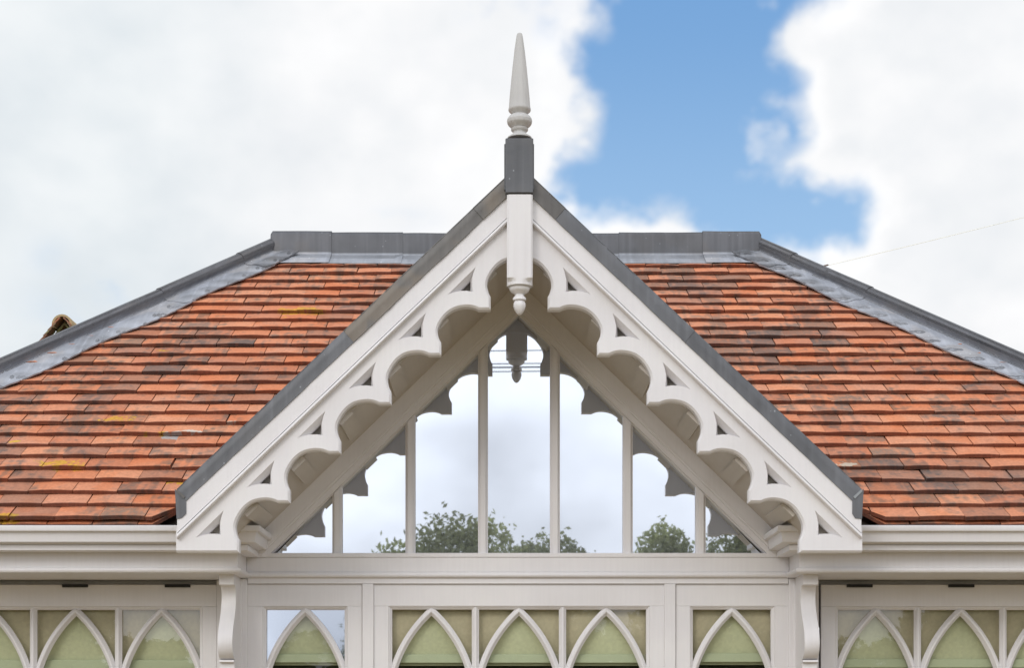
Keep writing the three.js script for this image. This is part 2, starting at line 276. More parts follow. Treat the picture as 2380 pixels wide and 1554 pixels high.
// ------------------------------------------------------------------ the main roof
const TH = 35 * Math.PI / 180, sT = Math.sin(TH), cT = Math.cos(TH), Y0 = 2.261, D0 = 5.95;
const up = V(0, sT, -cT), out = V(0, cT, sT);
const R = (x, t, h = 0) => V(x, Y0 + t * sT + h * cT, -(D0 + t * cT) + h * sT);       // point on the front slope: x, distance up the slope, height above it
const HL = [[-1.169, 2.815], [-2.156, 1.321]], HR = [[1.303, 2.815], [2.242, 1.367]]; // hip lines, left and right
const hipX = (t, [[ax, at], [bx, bt]]) => ax + (bx - ax) * (t - at) / (bt - at);
const VALT = 1.92, valX = (t, s) => MID + s * (1.325 - (1.325 + 0.0) * Math.max(0, t) / VALT);  // valley lines where the gable roof meets the slope
{
  const deck = (s) => {
    const h = s < 0 ? HL : HR, m = new MB(), tb = 0.02, top = 2.82;
    const a = [v2(MID, top), v2(hipX(top, h), top), v2(hipX(tb, h), tb), v2(valX(tb, s) + s * 0.012, tb), v2(MID, VALT)];
    m.flat(a, (p) => R(p.x, p.y, -0.004), s > 0).flat(a, (p) => R(p.x, p.y, -0.04), s < 0);
    return m.geo(0);
  };
  const slope = { '-1': part(house, 'roof_slope', deck(-1), M.dark), 1: part(house, 'roof_slope', deck(1), M.dark) };
  // hip ends and back slope
  const r0 = R(hipX(2.815, HL), 2.815, -0.03), r1 = R(hipX(2.815, HR), 2.815, -0.03), zb = 2 * r0.z;
  const e0 = R(hipX(0.0, HL), 0.0, -0.03), e1 = R(hipX(0.0, HR), 0.0, -0.03), b0 = V(e0.x, e0.y, zb - e0.z), b1 = V(e1.x, e1.y, zb - e1.z);
  part(house, 'roof_back', new MB().tri(e0, r0, b0).tri(e1, b1, r1).quad(r0, r1, b1, b0).geo(0), clay[8]);

  // tiles
  const rnd = rng(77), GA = 0.1, TW = 0.165, LEN = 0.2, TK = 0.0145;
  const shapes = [];
  for (let k = 0; k < 6; k++) {                                     // a whole tile: cambered top, worn lower arris
    const q = rng(40 + k), nx = 4, ny = 3, w = TW / 2 - 0.0009 - q() * 0.0009, m = new MB(), bow = 0.0014 + q() * 0.002, skew = (q() - 0.5) * 0.004, twist = (q() - 0.5) * 0.003;
    const pt = (i, j, h) => { const u = i / nx * 2 - 1, s = j / ny * LEN; return V(u * w, s + (j === 0 ? skew * u + (q() - 0.5) * 0.0012 : 0), h + bow * (1 - u * u) * (1 - s / LEN) + twist * u * (1 - s / LEN)); };
    const T = [], B = []; for (let j = 0; j <= ny; j++) { T.push([]); B.push([]); for (let i = 0; i <= nx; i++) { T[j].push(pt(i, j, TK)); } for (let i = 0; i <= nx; i++) { const c = T[j][i].clone(); c.z -= TK; B[j].push(c); } }
    const A = T[0].map((p) => V(p.x * 0.992, p.y - 0.0004, p.z - 0.0016)); for (const p of T[0]) p.y += 0.0014;
    for (let j = 0; j < ny; j++) m.strip(T[j], T[j + 1].slice());
    m.strip(A, T[0]).strip(B[0].map((p) => V(p.x, p.y + 0.001, p.z)), A).strip(B[ny], B[0]);
    for (const i of [0, nx]) { const L = [A[i], ...T.map((r) => r[i])], U = [B[0][i], ...B.map((r) => r[i])]; i ? m.strip(U, L) : m.strip(L, U); }
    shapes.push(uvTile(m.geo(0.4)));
  }
  function uvTile(g) {                                             // algae and course shade painted into the darker tails and sides
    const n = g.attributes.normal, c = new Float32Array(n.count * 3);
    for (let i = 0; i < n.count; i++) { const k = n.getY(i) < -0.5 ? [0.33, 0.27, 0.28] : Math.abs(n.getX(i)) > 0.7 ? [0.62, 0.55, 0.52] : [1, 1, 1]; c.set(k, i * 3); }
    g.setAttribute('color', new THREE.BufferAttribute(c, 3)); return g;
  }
  function place(g, x, t, a, b) { const o = g.clone(), p = o.attributes.position, uv = o.attributes.uv = o.attributes.uv.clone(); for (let i = 0; i < p.count; i++) uv.setXY(i, (p.getX(i) + x + a) / RW + 0.5, (p.getY(i) + p.getZ(i) * 0.5 + t + b) / RH); return o; }
  const clip = (poly, f) => { const o = []; poly.forEach((a, i) => { const b = poly[(i + 1) % poly.length], fa = f(a), fb = f(b); if (fa >= 0) o.push(a); if ((fa >= 0) !== (fb >= 0)) { const t = fa / (fa - fb); o.push(v2(mix(a.x, b.x, t), mix(a.y, b.y, t))); } }); return o; };
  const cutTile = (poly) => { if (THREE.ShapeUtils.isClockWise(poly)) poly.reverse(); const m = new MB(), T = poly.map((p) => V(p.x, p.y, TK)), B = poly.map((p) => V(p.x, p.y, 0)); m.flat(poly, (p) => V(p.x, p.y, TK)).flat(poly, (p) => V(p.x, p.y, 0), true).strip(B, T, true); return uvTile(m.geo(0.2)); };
  const lichen = [[-0.945, 2.02], [-1.568, 0.85], [-1.70, 0.445], [-1.93, 0.64], [-1.39, 0.705], [-1.81, 0.02]];
  const pick = (x, t) => { // soot comes in drifts
    const d = fbm(x * 2.2 + 30, t * 3.1, 2.2, 3) + (rnd() - 0.5) * 0.5 + (x > 0 && t > 1.1 && t < 2.0 && x < 1.2 ? 0.14 : 0);
    const bright = [2, 6, 1, 9, 0, 11, 4, 3], midd = [4, 3, 7, 1, 11, 9, 12], sooty = [5, 8, 12, 7, 5, 3, 10];
    const set = d < 0.5 ? bright : d < 0.68 ? midd : sooty; return set[Math.floor(rnd() * set.length)];
  };
  let count = 0; const joined = [];
  for (let r = -1; r < 27; r++) {
    const under = r < 0, t = under ? -0.004 : r * GA + (rnd() - 0.5) * 0.003, x0 = -1.531 + (r & 1 ? TW / 2 : 0) + (rnd() - 0.5) * 0.03 + (under ? 0.04 : 0);
    for (let c = -9; c < 30; c++) {
      const x = x0 + c * TW + (rnd() - 0.5) * 0.004, s = x < MID ? -1 : 1, h = s < 0 ? HL : HR, lim = t < 0.9 ? (s < 0 ? -2.04 : 2.1) : (s < 0 ? -2.35 : 2.42);
      const jit = [rnd(), rnd(), rnd(), rnd(), rnd()], ci = pick(x, t);
      const beyond = Math.abs(x) > Math.abs(lim) + 0.09; if (Math.abs(x) > 2.75) continue;
      // outside the hips or wholly under the lead
      const dv = V(h[1][0] - h[0][0], h[1][1] - h[0][1], 0).normalize(), e = s < 0 ? v2(-dv.y, dv.x) : v2(dv.y, -dv.x);  // e points into the slope
      const fh = (p) => (p.x + x - h[0][0]) * e.x + (p.y + t - h[0][1]) * e.y - 0.03;
      const fv = (p) => s * (p.x + x - valX(p.y + t, s)) - 0.005;
      const w = TW / 2 - 0.0018, full = [v2(-w, 0), v2(w, 0), v2(w, LEN), v2(-w, LEN)], vis = [v2(-w, 0), v2(w, 0), v2(w, GA), v2(-w, GA)];
      if (vis.every((p) => fh(p) < 0.10) || vis.every((p) => fv(p) < 0) || clip(clip(full, fh), fv).length < 3) continue;
      // wholly behind the gable board as the photograph sees it
      const sees = vis.some((p) => { const q = R(p.x + x, p.y + t, 0.03), px = PX + q.x * FOC / -q.z, py = PY - (q.y - EYE) * FOC / -q.z; return py < 414 + 0.949 * (Math.abs(px - 1206.5) - 34.4) + 14 || Math.abs(px - 1206.5) > 790; });
      const whole = full.every((p) => fh(p) >= 0 && fv(p) >= 0);
      const poly = whole ? null : clip(clip(full, fh), fv);
      const lic = lichen.some((l) => Math.abs(l[0] - x) < 0.17 && Math.abs(l[1] - t - 0.05) < 0.12), off = !lic && jit[0] * 7 % 1 < 0.45, g = place(whole ? shapes[Math.floor(jit[0] * 6)] : cutTile(poly), x, t, off ? jit[1] * 2 - 1 : 0, off ? jit[2] * 1.2 - 0.6 : 0);
      const lift = under ? 0.003 : 0.0315 + (jit[1] - 0.5) * 0.004, a = Math.asin((lift - 0.001) / LEN), yaw = (jit[2] - 0.5) * 0.016, roll = (jit[3] - 0.5) * 0.022;
      const e2 = up.clone().multiplyScalar(Math.cos(a)).addScaledVector(out, -Math.sin(a)), e3 = out.clone().multiplyScalar(Math.cos(a)).addScaledVector(up, Math.sin(a));
      const mtx = new THREE.Matrix4().makeBasis(V(1, 0, 0), e2, e3).multiply(new THREE.Matrix4().makeRotationZ(whole ? yaw : 0)).multiply(new THREE.Matrix4().makeRotationY(whole ? roll : 0));
      const at = R(x, t + (jit[4] - 0.5) * 0.004 + (jit[4] > 0.96 ? -0.006 : 0), lift).sub(BASE);
      mtx.setPosition(at);
      let mat = clay[ci], label; const li = lichen.slice(0, 3).find((l) => l[1] > t && l[1] < t + GA && Math.abs(l[0] - x) < TW / 2); if (li) { mat = clay[4]; label = 'clay tile with a yellow lichen patch'; }
      const hidden = !sees || beyond;                               // turned away from the photograph, but there
      if (hidden || r >= 20 || under) { joined.push({ s, g, mat, mtx, r, hidden }); continue; }
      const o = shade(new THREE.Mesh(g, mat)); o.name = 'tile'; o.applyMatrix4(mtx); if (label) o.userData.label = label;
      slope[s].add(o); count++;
    }
  }
  // the highest courses and the under-eaves course show least: as many as fit under three hundred stay single, the rest are joined
  joined.sort((a, b) => a.hidden - b.hidden || (a.r < 0) - (b.r < 0) || a.r - b.r);
  const rest = {};
  for (const j of joined) {
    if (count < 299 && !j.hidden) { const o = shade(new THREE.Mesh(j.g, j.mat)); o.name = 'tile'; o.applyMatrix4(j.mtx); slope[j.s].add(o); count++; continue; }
    const k = j.s + ':' + clay.indexOf(j.mat); (rest[k] ??= { s: j.s, mat: j.mat, g: [] }).g.push(j.g.clone().applyMatrix4(j.mtx));
  }
  for (const s of [-1, 1]) {
    const mine = Object.values(rest).filter((q) => q.s === s); if (!mine.length) continue;
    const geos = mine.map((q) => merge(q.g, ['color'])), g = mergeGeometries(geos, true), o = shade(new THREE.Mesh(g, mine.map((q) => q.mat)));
    o.name = 'tile_course'; o.userData.kind = 'stuff'; slope[s].add(o);
  }
  console.log('tiles', count, 'joined', joined.length);
}
// ---- lead on hips and ridge
// vertex colour makes the aprons paler than the upright rolls
function apronTone(g, foldY) {
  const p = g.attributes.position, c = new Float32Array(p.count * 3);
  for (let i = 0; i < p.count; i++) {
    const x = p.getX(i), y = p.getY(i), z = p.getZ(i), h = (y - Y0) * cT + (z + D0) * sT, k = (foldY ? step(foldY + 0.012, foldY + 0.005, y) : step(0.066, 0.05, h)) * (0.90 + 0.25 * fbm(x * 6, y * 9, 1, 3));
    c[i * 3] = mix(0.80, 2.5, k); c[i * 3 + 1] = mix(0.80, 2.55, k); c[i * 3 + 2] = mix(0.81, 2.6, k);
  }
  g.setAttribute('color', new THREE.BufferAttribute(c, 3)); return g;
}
{
  const tileTop = (t) => { const f = t / 0.1 - Math.floor(t / 0.1); const saw = -0.5 * Math.cos(2 * Math.PI * f); return 0.0485 + 0.006 * saw; };
  for (const s of [-1, 1]) {
    const h = s < 0 ? HL : HR, d = V(h[1][0] - h[0][0], h[1][1] - h[0][1], 0), len = d.length(); d.normalize();
    const e = s < 0 ? v2(-d.y, d.x) : v2(d.y, -d.x);
    const hip = group(house, 'hip_flashing');
    // lengths along the hip: each upper sheet laps 6 cm over the one below it
    const cuts = s < 0 ? [[-0.03, 0.235], [0.17, 0.80], [0.73, 3.3]] : [[-0.03, 0.235], [0.17, 0.77], [0.70, 3.2]];
    cuts.forEach(([a, b], k) => {
      const lift = (2 - k) * 0.004, N = Math.round((b - a) / 0.0125), rows = [];
      for (let i = 0; i <= N; i++) {
        const u = a + (b - a) * i / N, bx = h[0][0] + d.x * u, bt = h[0][1] + d.y * u, row = [], wob = (fbm(u * 5, k, s + 7, 3) - 0.5) * 0.006;
        const put = (w, hh, tt) => row.push(R(bx + e.x * w, bt + e.y * w, hh + lift));
        // far side, roll, throat, dressed apron
        for (const [w, hh] of [[-0.15, -0.055], [-0.05, 0.012]]) put(w, hh);
        for (let q = 0; q <= 10; q++) { const A = mix(200, -30, q / 10) * Math.PI / 180; put(0.0 + Math.cos(A) * 0.0295 + wob * 0.4, 0.064 + Math.sin(A) * 0.0295); }
        put(0.038, 0.045 + wob * 0.3); 
        const W0 = 0.163 + wob + 0.010 * Math.sin(u * 9 + s), NW = 9;
        const lap = k < 2 && i > N - 6 ? (i - N + 6) / 6 : 0;
        for (let q = 0; q <= NW; q++) {
          const w0 = mix(0.05, W0, q / NW), tq = bt + e.y * w0, saw = tileTop(tq), blend = step(0.05, 0.10, w0);
          const f = tq / 0.1 - Math.floor(tq / 0.1), wave = q / NW * (0.011 * Math.sin(Math.PI * f) - 0.006);
          put(w0 + wave - (q === NW ? lap * lap * 0.012 : 0), mix(0.044, saw + 0.0045, blend) + wob * 0.5);
        }
        const lastP = row[row.length - 1]; row.push(lastP.clone().addScaledVector(out, -0.006));
        rows.push(row);
      }
      const m = new MB(); for (let i = 0; i < N; i++) s < 0 ? m.strip(rows[i], rows[i + 1]) : m.strip(rows[i + 1], rows[i]);
      m.strip(rows[N].slice(2), rows[N].slice(2).map((p) => p.clone().addScaledVector(out, -0.004)));
      part(hip, 'lead_sheet', apronTone(m.geo(0.9)), M.lead);
    });
  }
  // ridge: apron, upright face, rounded top
  const ridge = group(house, 'ridge_capping');
  const prof = (l, flare = 0) => { // [slope-forward z, y]
    const a = R(0, 2.622 - flare, 0.047 + l), b = R(0, 2.70, 0.040 + l), f = R(0, 2.768, 0.034 + l), zt = f.z - 0.004, p = [[a.z, a.y - 0.004], [a.z, a.y], [b.z, b.y], [f.z, f.y], [zt + 0.002, f.y + 0.005], [zt, f.y + 0.014]];
    const top = 3.997 + l, hw = 0.046; p.push([zt - 0.001, top - 0.022], [zt - 0.006, top - 0.008], [zt - 0.016, top - 0.001], [zt - hw, top + 0.001], [zt - 2 * hw + 0.016, top - 0.001], [zt - 2 * hw, top - 0.02], [zt - 2 * hw - 0.004, f.y], [zt - 2 * hw - 0.15, f.y - 0.10]);
    return p;
  };
  const run = (x0, x1, l, e0, e1, mat) => {
    const N = Math.max(2, Math.round((x1 - x0) / 0.04)), rows = [];
    for (let i = 0; i <= N; i++) {
      const x = mix(x0, x1, i / N), wob = (fbm(x * 7, 3, l * 900, 3) - 0.5) * 0.006, pr = prof(l, wob);
      rows.push(pr.map(([z, y], q) => V(x, y + (q > 5 ? wob * 0.4 : 0), z + (q > 4 && q < 9 ? wob * 0.6 : 0))));
    }
    const m = new MB();
    for (let i = 0; i < N; i++) m.strip(rows[i], rows[i + 1]);
    for (const [end, on, sgn] of [[0, e0, -1], [N, e1, 1]]) {
      const r = rows[end], c = r.slice(3, 13);
      if (on) { // a rounded, dressed-down end
        const in1 = c.map((p) => V(p.x + sgn * 0.010, p.y - (p.y > 3.96 ? 0.012 : 0), p.z - 0.006)), mid = in1.reduce((a, p) => a.add(p), V(0, 0, 0)).multiplyScalar(1 / in1.length);
        m.strip(sgn < 0 ? in1 : c, sgn < 0 ? c : in1);
        for (let i = 0; i < in1.length - 1; i++) sgn < 0 ? m.tri(mid, in1[i + 1], in1[i]) : m.tri(mid, in1[i], in1[i + 1]);
      } else m.strip(r, r.map((p) => V(p.x, p.y - 0.002, p.z - 0.002)));
    }
    part(ridge, 'lead_sheet', apronTone(m.geo(0.8), R(0, 2.768, 0.034).y + l), mat);
  };
  run(-1.158, -0.862, 0.008, 1, 0, M.lead); run(-0.90, -0.505, 0.003, 0, 0, M.leadBlue); run(-0.53, 0.60, 0.0, 0, 0, M.leadBlue); run(0.58, 1.03, 0.003, 0, 0, M.leadBlue); run(1.0, 1.284, 0.008, 0, 1, M.lead);
}
// ---- the gable roof behind the bargeboards
const DB = 5.67;                                                    // depth of the bargeboard face
const GX = (x) => (x - PX) * DB / FOC, GY = (y) => EYE + (PY - y) * DB / FOC;
{
  const m = new MB(), ax = MID, ay = GY(388) - 0.01, ex = 1.125, ey = GY(1137) - 0.01, sl = (ay - ey) / ex;
  const zr = -(D0 + ((ay - Y0) / sT) * cT), zf = -5.70, lowY = Y0 + 0.01, lx = (ay - lowY) / sl;
  for (const s of [-1, 1]) {
    const a = V(ax, ay, zf), b = V(ax, ay, zr), c = V(ax + s * (lx - 0.0), lowY, -(D0 + 0.02)), d = V(ax + s * ex, ey, zf), e = V(ax + s * ex, ey, -(D0 + 0.15));
    s < 0 ? m.quad(a, b, e, d).tri(b, c, e) : m.quad(a, d, e, b).tri(b, e, c);
  }
  part(house, 'gable_roof', m.geo(0), clay[5]);
}

// ------------------------------------------------------------------ the gable: bargeboards, lead, post and finial
const MX = 1206.5, mir = (x) => 2 * MX - x;
{
  const cusps = [[1255, 614], [1140.6, 726], [1026.2, 831.3], [910.9, 944.7], [794.2, 1057.8], [676.9, 1171.8], [559.6, 1287.6]];
  const rel = [[-28.3, 0], [-33, -2.6], [-41, -5.2], [-53.3, -6.8], [-70, -5], [-85, -0.2], [-98.4, 9], [-109, 21], [-117, 34], [-121.9, 46.7], [-122.7, 56.7], [-121, 67], [-117.4, 77.4], [-114.4, 82.6]];
  const edge = [];                                                  // the scalloped lower edge from the axis down to the foot
  for (let k = 0; k < 6; k++) {
    const [ux, uy] = cusps[k], [lx, ly] = cusps[k + 1], fx = (lx - ux) / -114.4, add = ly - uy - 112;
    const pts = new THREE.CatmullRomCurve3(rel.map(([x, y]) => V(x * fx, y + add * Math.max(0, y) / 82.6, 0)), false, 'centripetal').getPoints(30).map((p) => [ux + p.x, uy + p.y]);
    if (k === 0) { const cut = pts.filter((p) => p[0] < MX - 1); edge.push([MX, 607.4], ...cut); } else edge.push(...pts);
    edge.push([lx, ly - 27], [lx, ly]);
  }
  const DV = 5.71, toW = ([x, y], d = DV) => v2((x - PX) * d / FOC, EYE + (PY - y) * d / FOC);
  const axisX = toW([MX, 0]).x;
  const foot = toW([415.2, 1287.6]), beadAt = (x) => 509 + 0.957 * (1178 - x);
  const leadTop = (x) => 413.9 + 0.949 * (1171.9 - x), leadLow = (x) => 459.1 + 0.9475 * (1177.2 - x);
  const holeO = [[-35, -97], [-39.5, -84], [-42.6, -69], [-42.6, -53], [-41, -40], [-55, -42.8], [-70, -42.6], [-85, -39.5], [-99, -34]];
  const holeI = [[-47.5, -69.5], [-47, -64], [-47, -58], [-47, -51], [-47.2, -45], [-53, -45], [-60, -45], [-66, -45], [-72, -45.4]];
  for (const s of [-1, 1]) {
    const w = (p) => { const q = v2(p.x, p.y); if (s > 0) q.x = 2 * axisX - q.x; return q; };
    const e = edge.map((p) => toW(p));
    // the chamfered edge: push the front outline 7 mm into the board
    const C = 0.007, nrm = (a, b) => { const l = Math.hypot(b.x - a.x, b.y - a.y) || 1; return v2(-(b.y - a.y) / l, (b.x - a.x) / l); };
    const all = [...e, foot];
    const front = e.map((p, i) => {
      const a = nrm(all[Math.max(0, i - 1)], all[Math.max(1, i)]), b = nrm(all[i], all[i + 1]), k = Math.max(0.35, 1 + a.dot(b));
      return v2(p.x - (a.x + b.x) / k * C, p.y - (a.y + b.y) / k * C);
    });
    front[0] = v2(axisX, e[0].y + C);
    const footF = v2(foot.x, foot.y + C);
    const tl = toW([415.2, beadAt(415.2) - 6]), ta = v2(axisX, toW([MX, beadAt(MX) - 6]).y);
    const outl = (lst, ft) => [ta, ...lst, ft, tl].map(w), F = outl(front, footF), B = outl(e, foot);
    const fix = (o) => { const c = o.slice(); if (THREE.ShapeUtils.isClockWise(c)) c.reverse(); return c; };
    const holes = cusps.slice(1).map(([x, y]) => [holeO, holeI].map((h) => h.map((p) => w(toW([x + p[0], y + p[1]])))));
    const zf = -DB, zc = -DB - C, zb = -DB - 0.042, m = new MB();
    m.flat(fix(F), (p) => V(p.x, p.y, zf), false, holes.map((h) => h[0].slice()));
    m.flat(fix(B), (p) => V(p.x, p.y, zb), true, holes.map((h) => h[1].slice()));
    const f3 = F.map((p) => V(p.x, p.y, zf)), c3 = B.map((p) => V(p.x, p.y, zc)), b3 = B.map((p) => V(p.x, p.y, zb));
    const st = (a, b, cl) => (s < 0 ? m.strip(b, a, cl) : m.strip(a, b, cl));
    st(f3, c3, true); st(c3, b3, true);
    for (const [o, i] of holes) { const oo = o.map((p) => V(p.x, p.y, zf)), im = i.map((p) => V(p.x, p.y, zf - 0.026)), ii = i.map((p) => V(p.x, p.y, zb)); st(oo, im, true); st(im, ii, true); }
    const board = part(house, 'bargeboard', m.geo(0.45), M.paint);
    // the plain rake board laid over its upper edge, with the torus bead
    const D1 = 5.665, q = (x, y) => w(toW([x, y], D1)), rx = (toW([MX, 0], D1).x);
    const a1 = q(MX, beadAt(MX) - 0.5), a2 = q(413.4, beadAt(413.4) - 0.5), a3 = q(413.4, leadTop(413.4) + 6), a4 = q(MX, leadTop(MX) + 6);
    for (const p of [a1, a4]) p.x = axisX;
    part(board, 'rake_board', prism([a1, a2, a3, a4], zf + 0.014, zf + 0.0005), M.paint);
    const b1 = q(MX, beadAt(MX)), b2 = q(413.0, beadAt(413.0)), dir = v2(b2.x - b1.x, b2.y - b1.y).normalize(), nn = v2(s < 0 ? dir.y : -dir.y, s < 0 ? -dir.x : dir.x);   // nn points down and inwards
    if (nn.y > 0) nn.multiplyScalar(-1);
    const bp = [[0, -0.0005], [0.0008, 0.010], [0.0012, 0.0125]]; for (let k = 0; k <= 9; k++) { const A = mix(110, -80, k / 9) * Math.PI / 180; bp.push([0.0078 - Math.cos(mix(10, 190, k / 9) * Math.PI / 180) * 0.0062, 0.0125 + Math.sin(mix(10, 175, k / 9) * Math.PI / 180) * 0.0085]); } bp.push([0.0142, -0.0005]);
    const ringB = (o) => bp.map(([n, z]) => { const p = v2(o.x + nn.x * n, o.y + nn.y * n); return V(p.x, p.y, zf + z); });
    const RA = ringB(b1).map((p) => { const t = (axisX - p.x) / dir.x; return V(axisX, p.y + dir.y * t, p.z); }), RB = ringB(b2).map((p) => { const t = (b2.x - p.x) / dir.x; return V(b2.x, p.y + dir.y * t, p.z); });
    const mb = new MB(); s < 0 ? mb.strip(RA, RB) : mb.strip(RB, RA); mb.flat(RB.map((p) => v2(p.z, p.y)), (p) => V(b2.x, p.y, p.x), s > 0);
    part(board, 'bead', mb.geo(0.8), M.paint);
    // lead capping, lapped downhill
    const D2 = 5.650, zl = zf + 0.0165, capRun = (xa, xb, l, mat) => {
      const top = (x) => { const p = w(toW([x, leadTop(x)], D2)); return p; }, low = (x) => w(toW([x, leadLow(x)], D2));
      const N = 26, rows = [];
      for (let i = 0; i <= N; i++) {
        const x = mix(xa, xb, i / N), T = top(x), dx = (leadLow(x) - leadTop(x)) * 0.4725, L = low(x + dx * 1.02), wob = (fbm(x * 0.05, l * 300, s, 3) - 0.5) * 0.0035;
        const lw = L.clone(), dn = v2(L.x - T.x, L.y - T.y).normalize();
        lw.addScaledVector(dn, wob);
        const pt = (k, z) => V(mix(T.x, lw.x, k), mix(T.y, lw.y, k), z);
        rows.push([V(T.x, T.y + l * 0.5 + 0.006, zf - 0.16), V(T.x, T.y + l * 0.5 + 0.002, zl - 0.012), pt(0.02, zl - 0.003 + l), pt(0.10, zl + l + 0.0005), pt(0.5, zl + l + wob * 0.8), pt(0.92, zl + l + 0.0005 + wob), pt(1, zl + l + 0.001 + wob), pt(1.0, zl - 0.004)]);
      }
      const g = new MB(); for (let i = 0; i < N; i++) s < 0 ? g.strip(rows[i], rows[i + 1]) : g.strip(rows[i + 1], rows[i]);
      for (const i of [0, N]) g.strip(rows[i].slice(1), rows[i].slice(1).map((p) => V(p.x, p.y - 0.0005, p.z - 0.0025)));
      part(board, 'lead_sheet', g.geo(0.8), mat);
    };
    capRun(1204, 1099, 0.0050, M.leadBrown); capRun(1110, 798, 0.0028, s < 0 ? M.leadBrown : M.leadBlue); capRun(806, 409.5, 0.0008, M.leadBlue);
    const ec = [[408.3, 1138.6], [434.6, 1163.2], [434.6, 1196], [s < 0 ? 423 : 428, 1206.5], [412.4, 1208.2]].map((p) => q(p[0], p[1]));
    part(board, 'end_cap', prism(ec, zl + 0.0005, zf - 0.05), M.leadBlue);
    // welded seam across the corner
    const s1 = q(413, 1142), s2 = q(431, 1159), sd = v2(s2.x - s1.x, s2.y - s1.y).normalize(), sn = v2(-sd.y, sd.x), sp = [[0, -0.004], [0, 0.004], [1, 0.0045], [1, -0.0045]].map(([k, o]) => v2(mix(s1.x, s2.x, k) + sn.x * o, mix(s1.y, s2.y, k) + sn.y * o));
    part(board, 'seam', prism(sp, zl + 0.0035, zl - 0.001), s < 0 ? M.leadBrown : M.solder);
    // the boxed back edge seen through the piercings
    const k1 = w(toW([MX, 573.8])), k2 = w(toW([470, 1286])), k3 = w(toW([420, 1286])), k5 = w(toW([420, 1262])), k4 = w(toW([MX, 490]));
    for (const p of [k1, k4]) p.x = axisX;
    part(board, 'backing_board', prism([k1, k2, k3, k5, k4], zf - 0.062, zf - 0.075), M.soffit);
  }
  // the post with its lead sleeve, finial above and drop below
  const fin = group(house, 'finial'), zc = -5.662, hw = 0.0445, X = axisX, dF = 5.617, gx = (x) => (x - PX) * dF / FOC, gy = (y) => EYE + (PY - y) * dF / FOC;
  const xl = gx(1178.2), xr = gx(1238), cx = (xl + xr) / 2;
  // square post whose arrises die into a round at the foot
  {
    const ytop = gy(452), yb = gy(640), yb2 = gy(655), n = 40, m = new MB(), half = (xr - xl) / 2;
    const ringAt = (y, k) => { const o = []; for (let i = 0; i < n; i++) { const A = i / n * Math.PI * 2 + Math.PI / n, c = Math.cos(A), d = Math.sin(A), sq = half / Math.max(Math.abs(c), Math.abs(d)), r = mix(Math.min(sq, half * 1.395), half * 1.0, k); o.push(V(cx + c * r, y, zc + d * r)); } return o; };
    const lv = [[ytop, 0], [gy(642), 0], [gy(645), 0.0], [gy(649), 0.6], [gy(653), 1], [gy(660), 1]]; let prev;
    for (const [y, k] of lv) { const r = ringAt(y, k); if (prev) m.strip(prev, r, true); prev = r; }
    part(fin, 'post', m.geo(0.5), M.paint);
  }
  const wide = gx(1174.6), wr = gx(1239.6), d3 = (wr - wide) / 2, mx = (wide + wr) / 2;
  part(fin, 'lead_sleeve', [box(wide, wr, gy(449.5), gy(321.5), zc - d3, zc + d3, 0.004), box(wide - 0.004, wr + 0.003, gy(452) + 0.02, gy(330), zc - d3 - 0.03, zc + d3 - 0.02, 0.003)], M.leadBlue);
  const zs = -zc, ly = (z) => EYE + (PY - (47.6 + 0.2759 * z)) * zs / FOC, lr = (r) => r * 0.2759 * zs / FOC;
  const cXs = (1207.6 - PX) * zs / FOC;
  const spike = [[0, ly(1000)], [lr(103), ly(1000)], [lr(103), ly(992)], [lr(98), ly(986)], [lr(80), ly(974)], [lr(62), ly(962)], [lr(54), ly(950)], [lr(56), ly(942)], [lr(70), ly(931)], [lr(72), ly(926)], [lr(72), ly(914)], [lr(66), ly(907)], [lr(74), ly(904)]];
  for (let k = 0; k <= 14; k++) { const A = mix(-52, 60, k / 14) * Math.PI / 180; spike.push([lr(30 + Math.cos(A) * 76), ly(852 - Math.sin(A) * 60)]); }
  spike.push([lr(64), ly(796)], [lr(72), ly(784)], [lr(90), ly(768)], [lr(94), ly(760)], [lr(94), ly(748)], [lr(90), ly(732)], [lr(84), ly(650)], [lr(74), ly(540)], [lr(60), ly(400)], [lr(43), ly(250)], [lr(31), ly(165)], [lr(24), ly(122)], [lr(20), ly(112)], [lr(11), ly(107)], [0, ly(105)]);
  const sg = lathe(spike); sg.translate(cXs, 0, zc); part(fin, 'spire', sg, M.stone);
  const pr = (r) => r * 0.33343 * zs / FOC, py = (z) => EYE + (PY - (476.2 + 0.33343 * z)) * zs / FOC;
  const drop = [[0, py(771)], [pr(10), py(769)], [pr(22), py(758)], [pr(36), py(735)], [pr(43), py(708)], [pr(42), py(690)], [pr(35), py(676)], [pr(30), py(673)], [pr(40), py(671)], [pr(46), py(668)], [pr(47), py(658)], [pr(44), py(650)], [pr(33), py(640)], [pr(31), py(630)], [pr(38), py(622)], [pr(55), py(614)], [pr(64), py(605)], [pr(70), py(594)], [pr(71), py(584)], [pr(66), py(580)], [pr(80), py(578)]];
  for (let k = 0; k <= 8; k++) { const A = mix(-70, 80, k / 8) * Math.PI / 180; drop.push([pr(68 + Math.cos(A) * 21), py(560 - Math.sin(A) * 19)]); }
  drop.push([pr(72), py(540)], [pr(80), py(530)], [pr(80), py(505)], [0, py(505)]);
  const dg = lathe(drop); dg.translate((1207.4 - PX) * zs / FOC, 0, zc); part(fin, 'pendant', dg, M.paint);
}

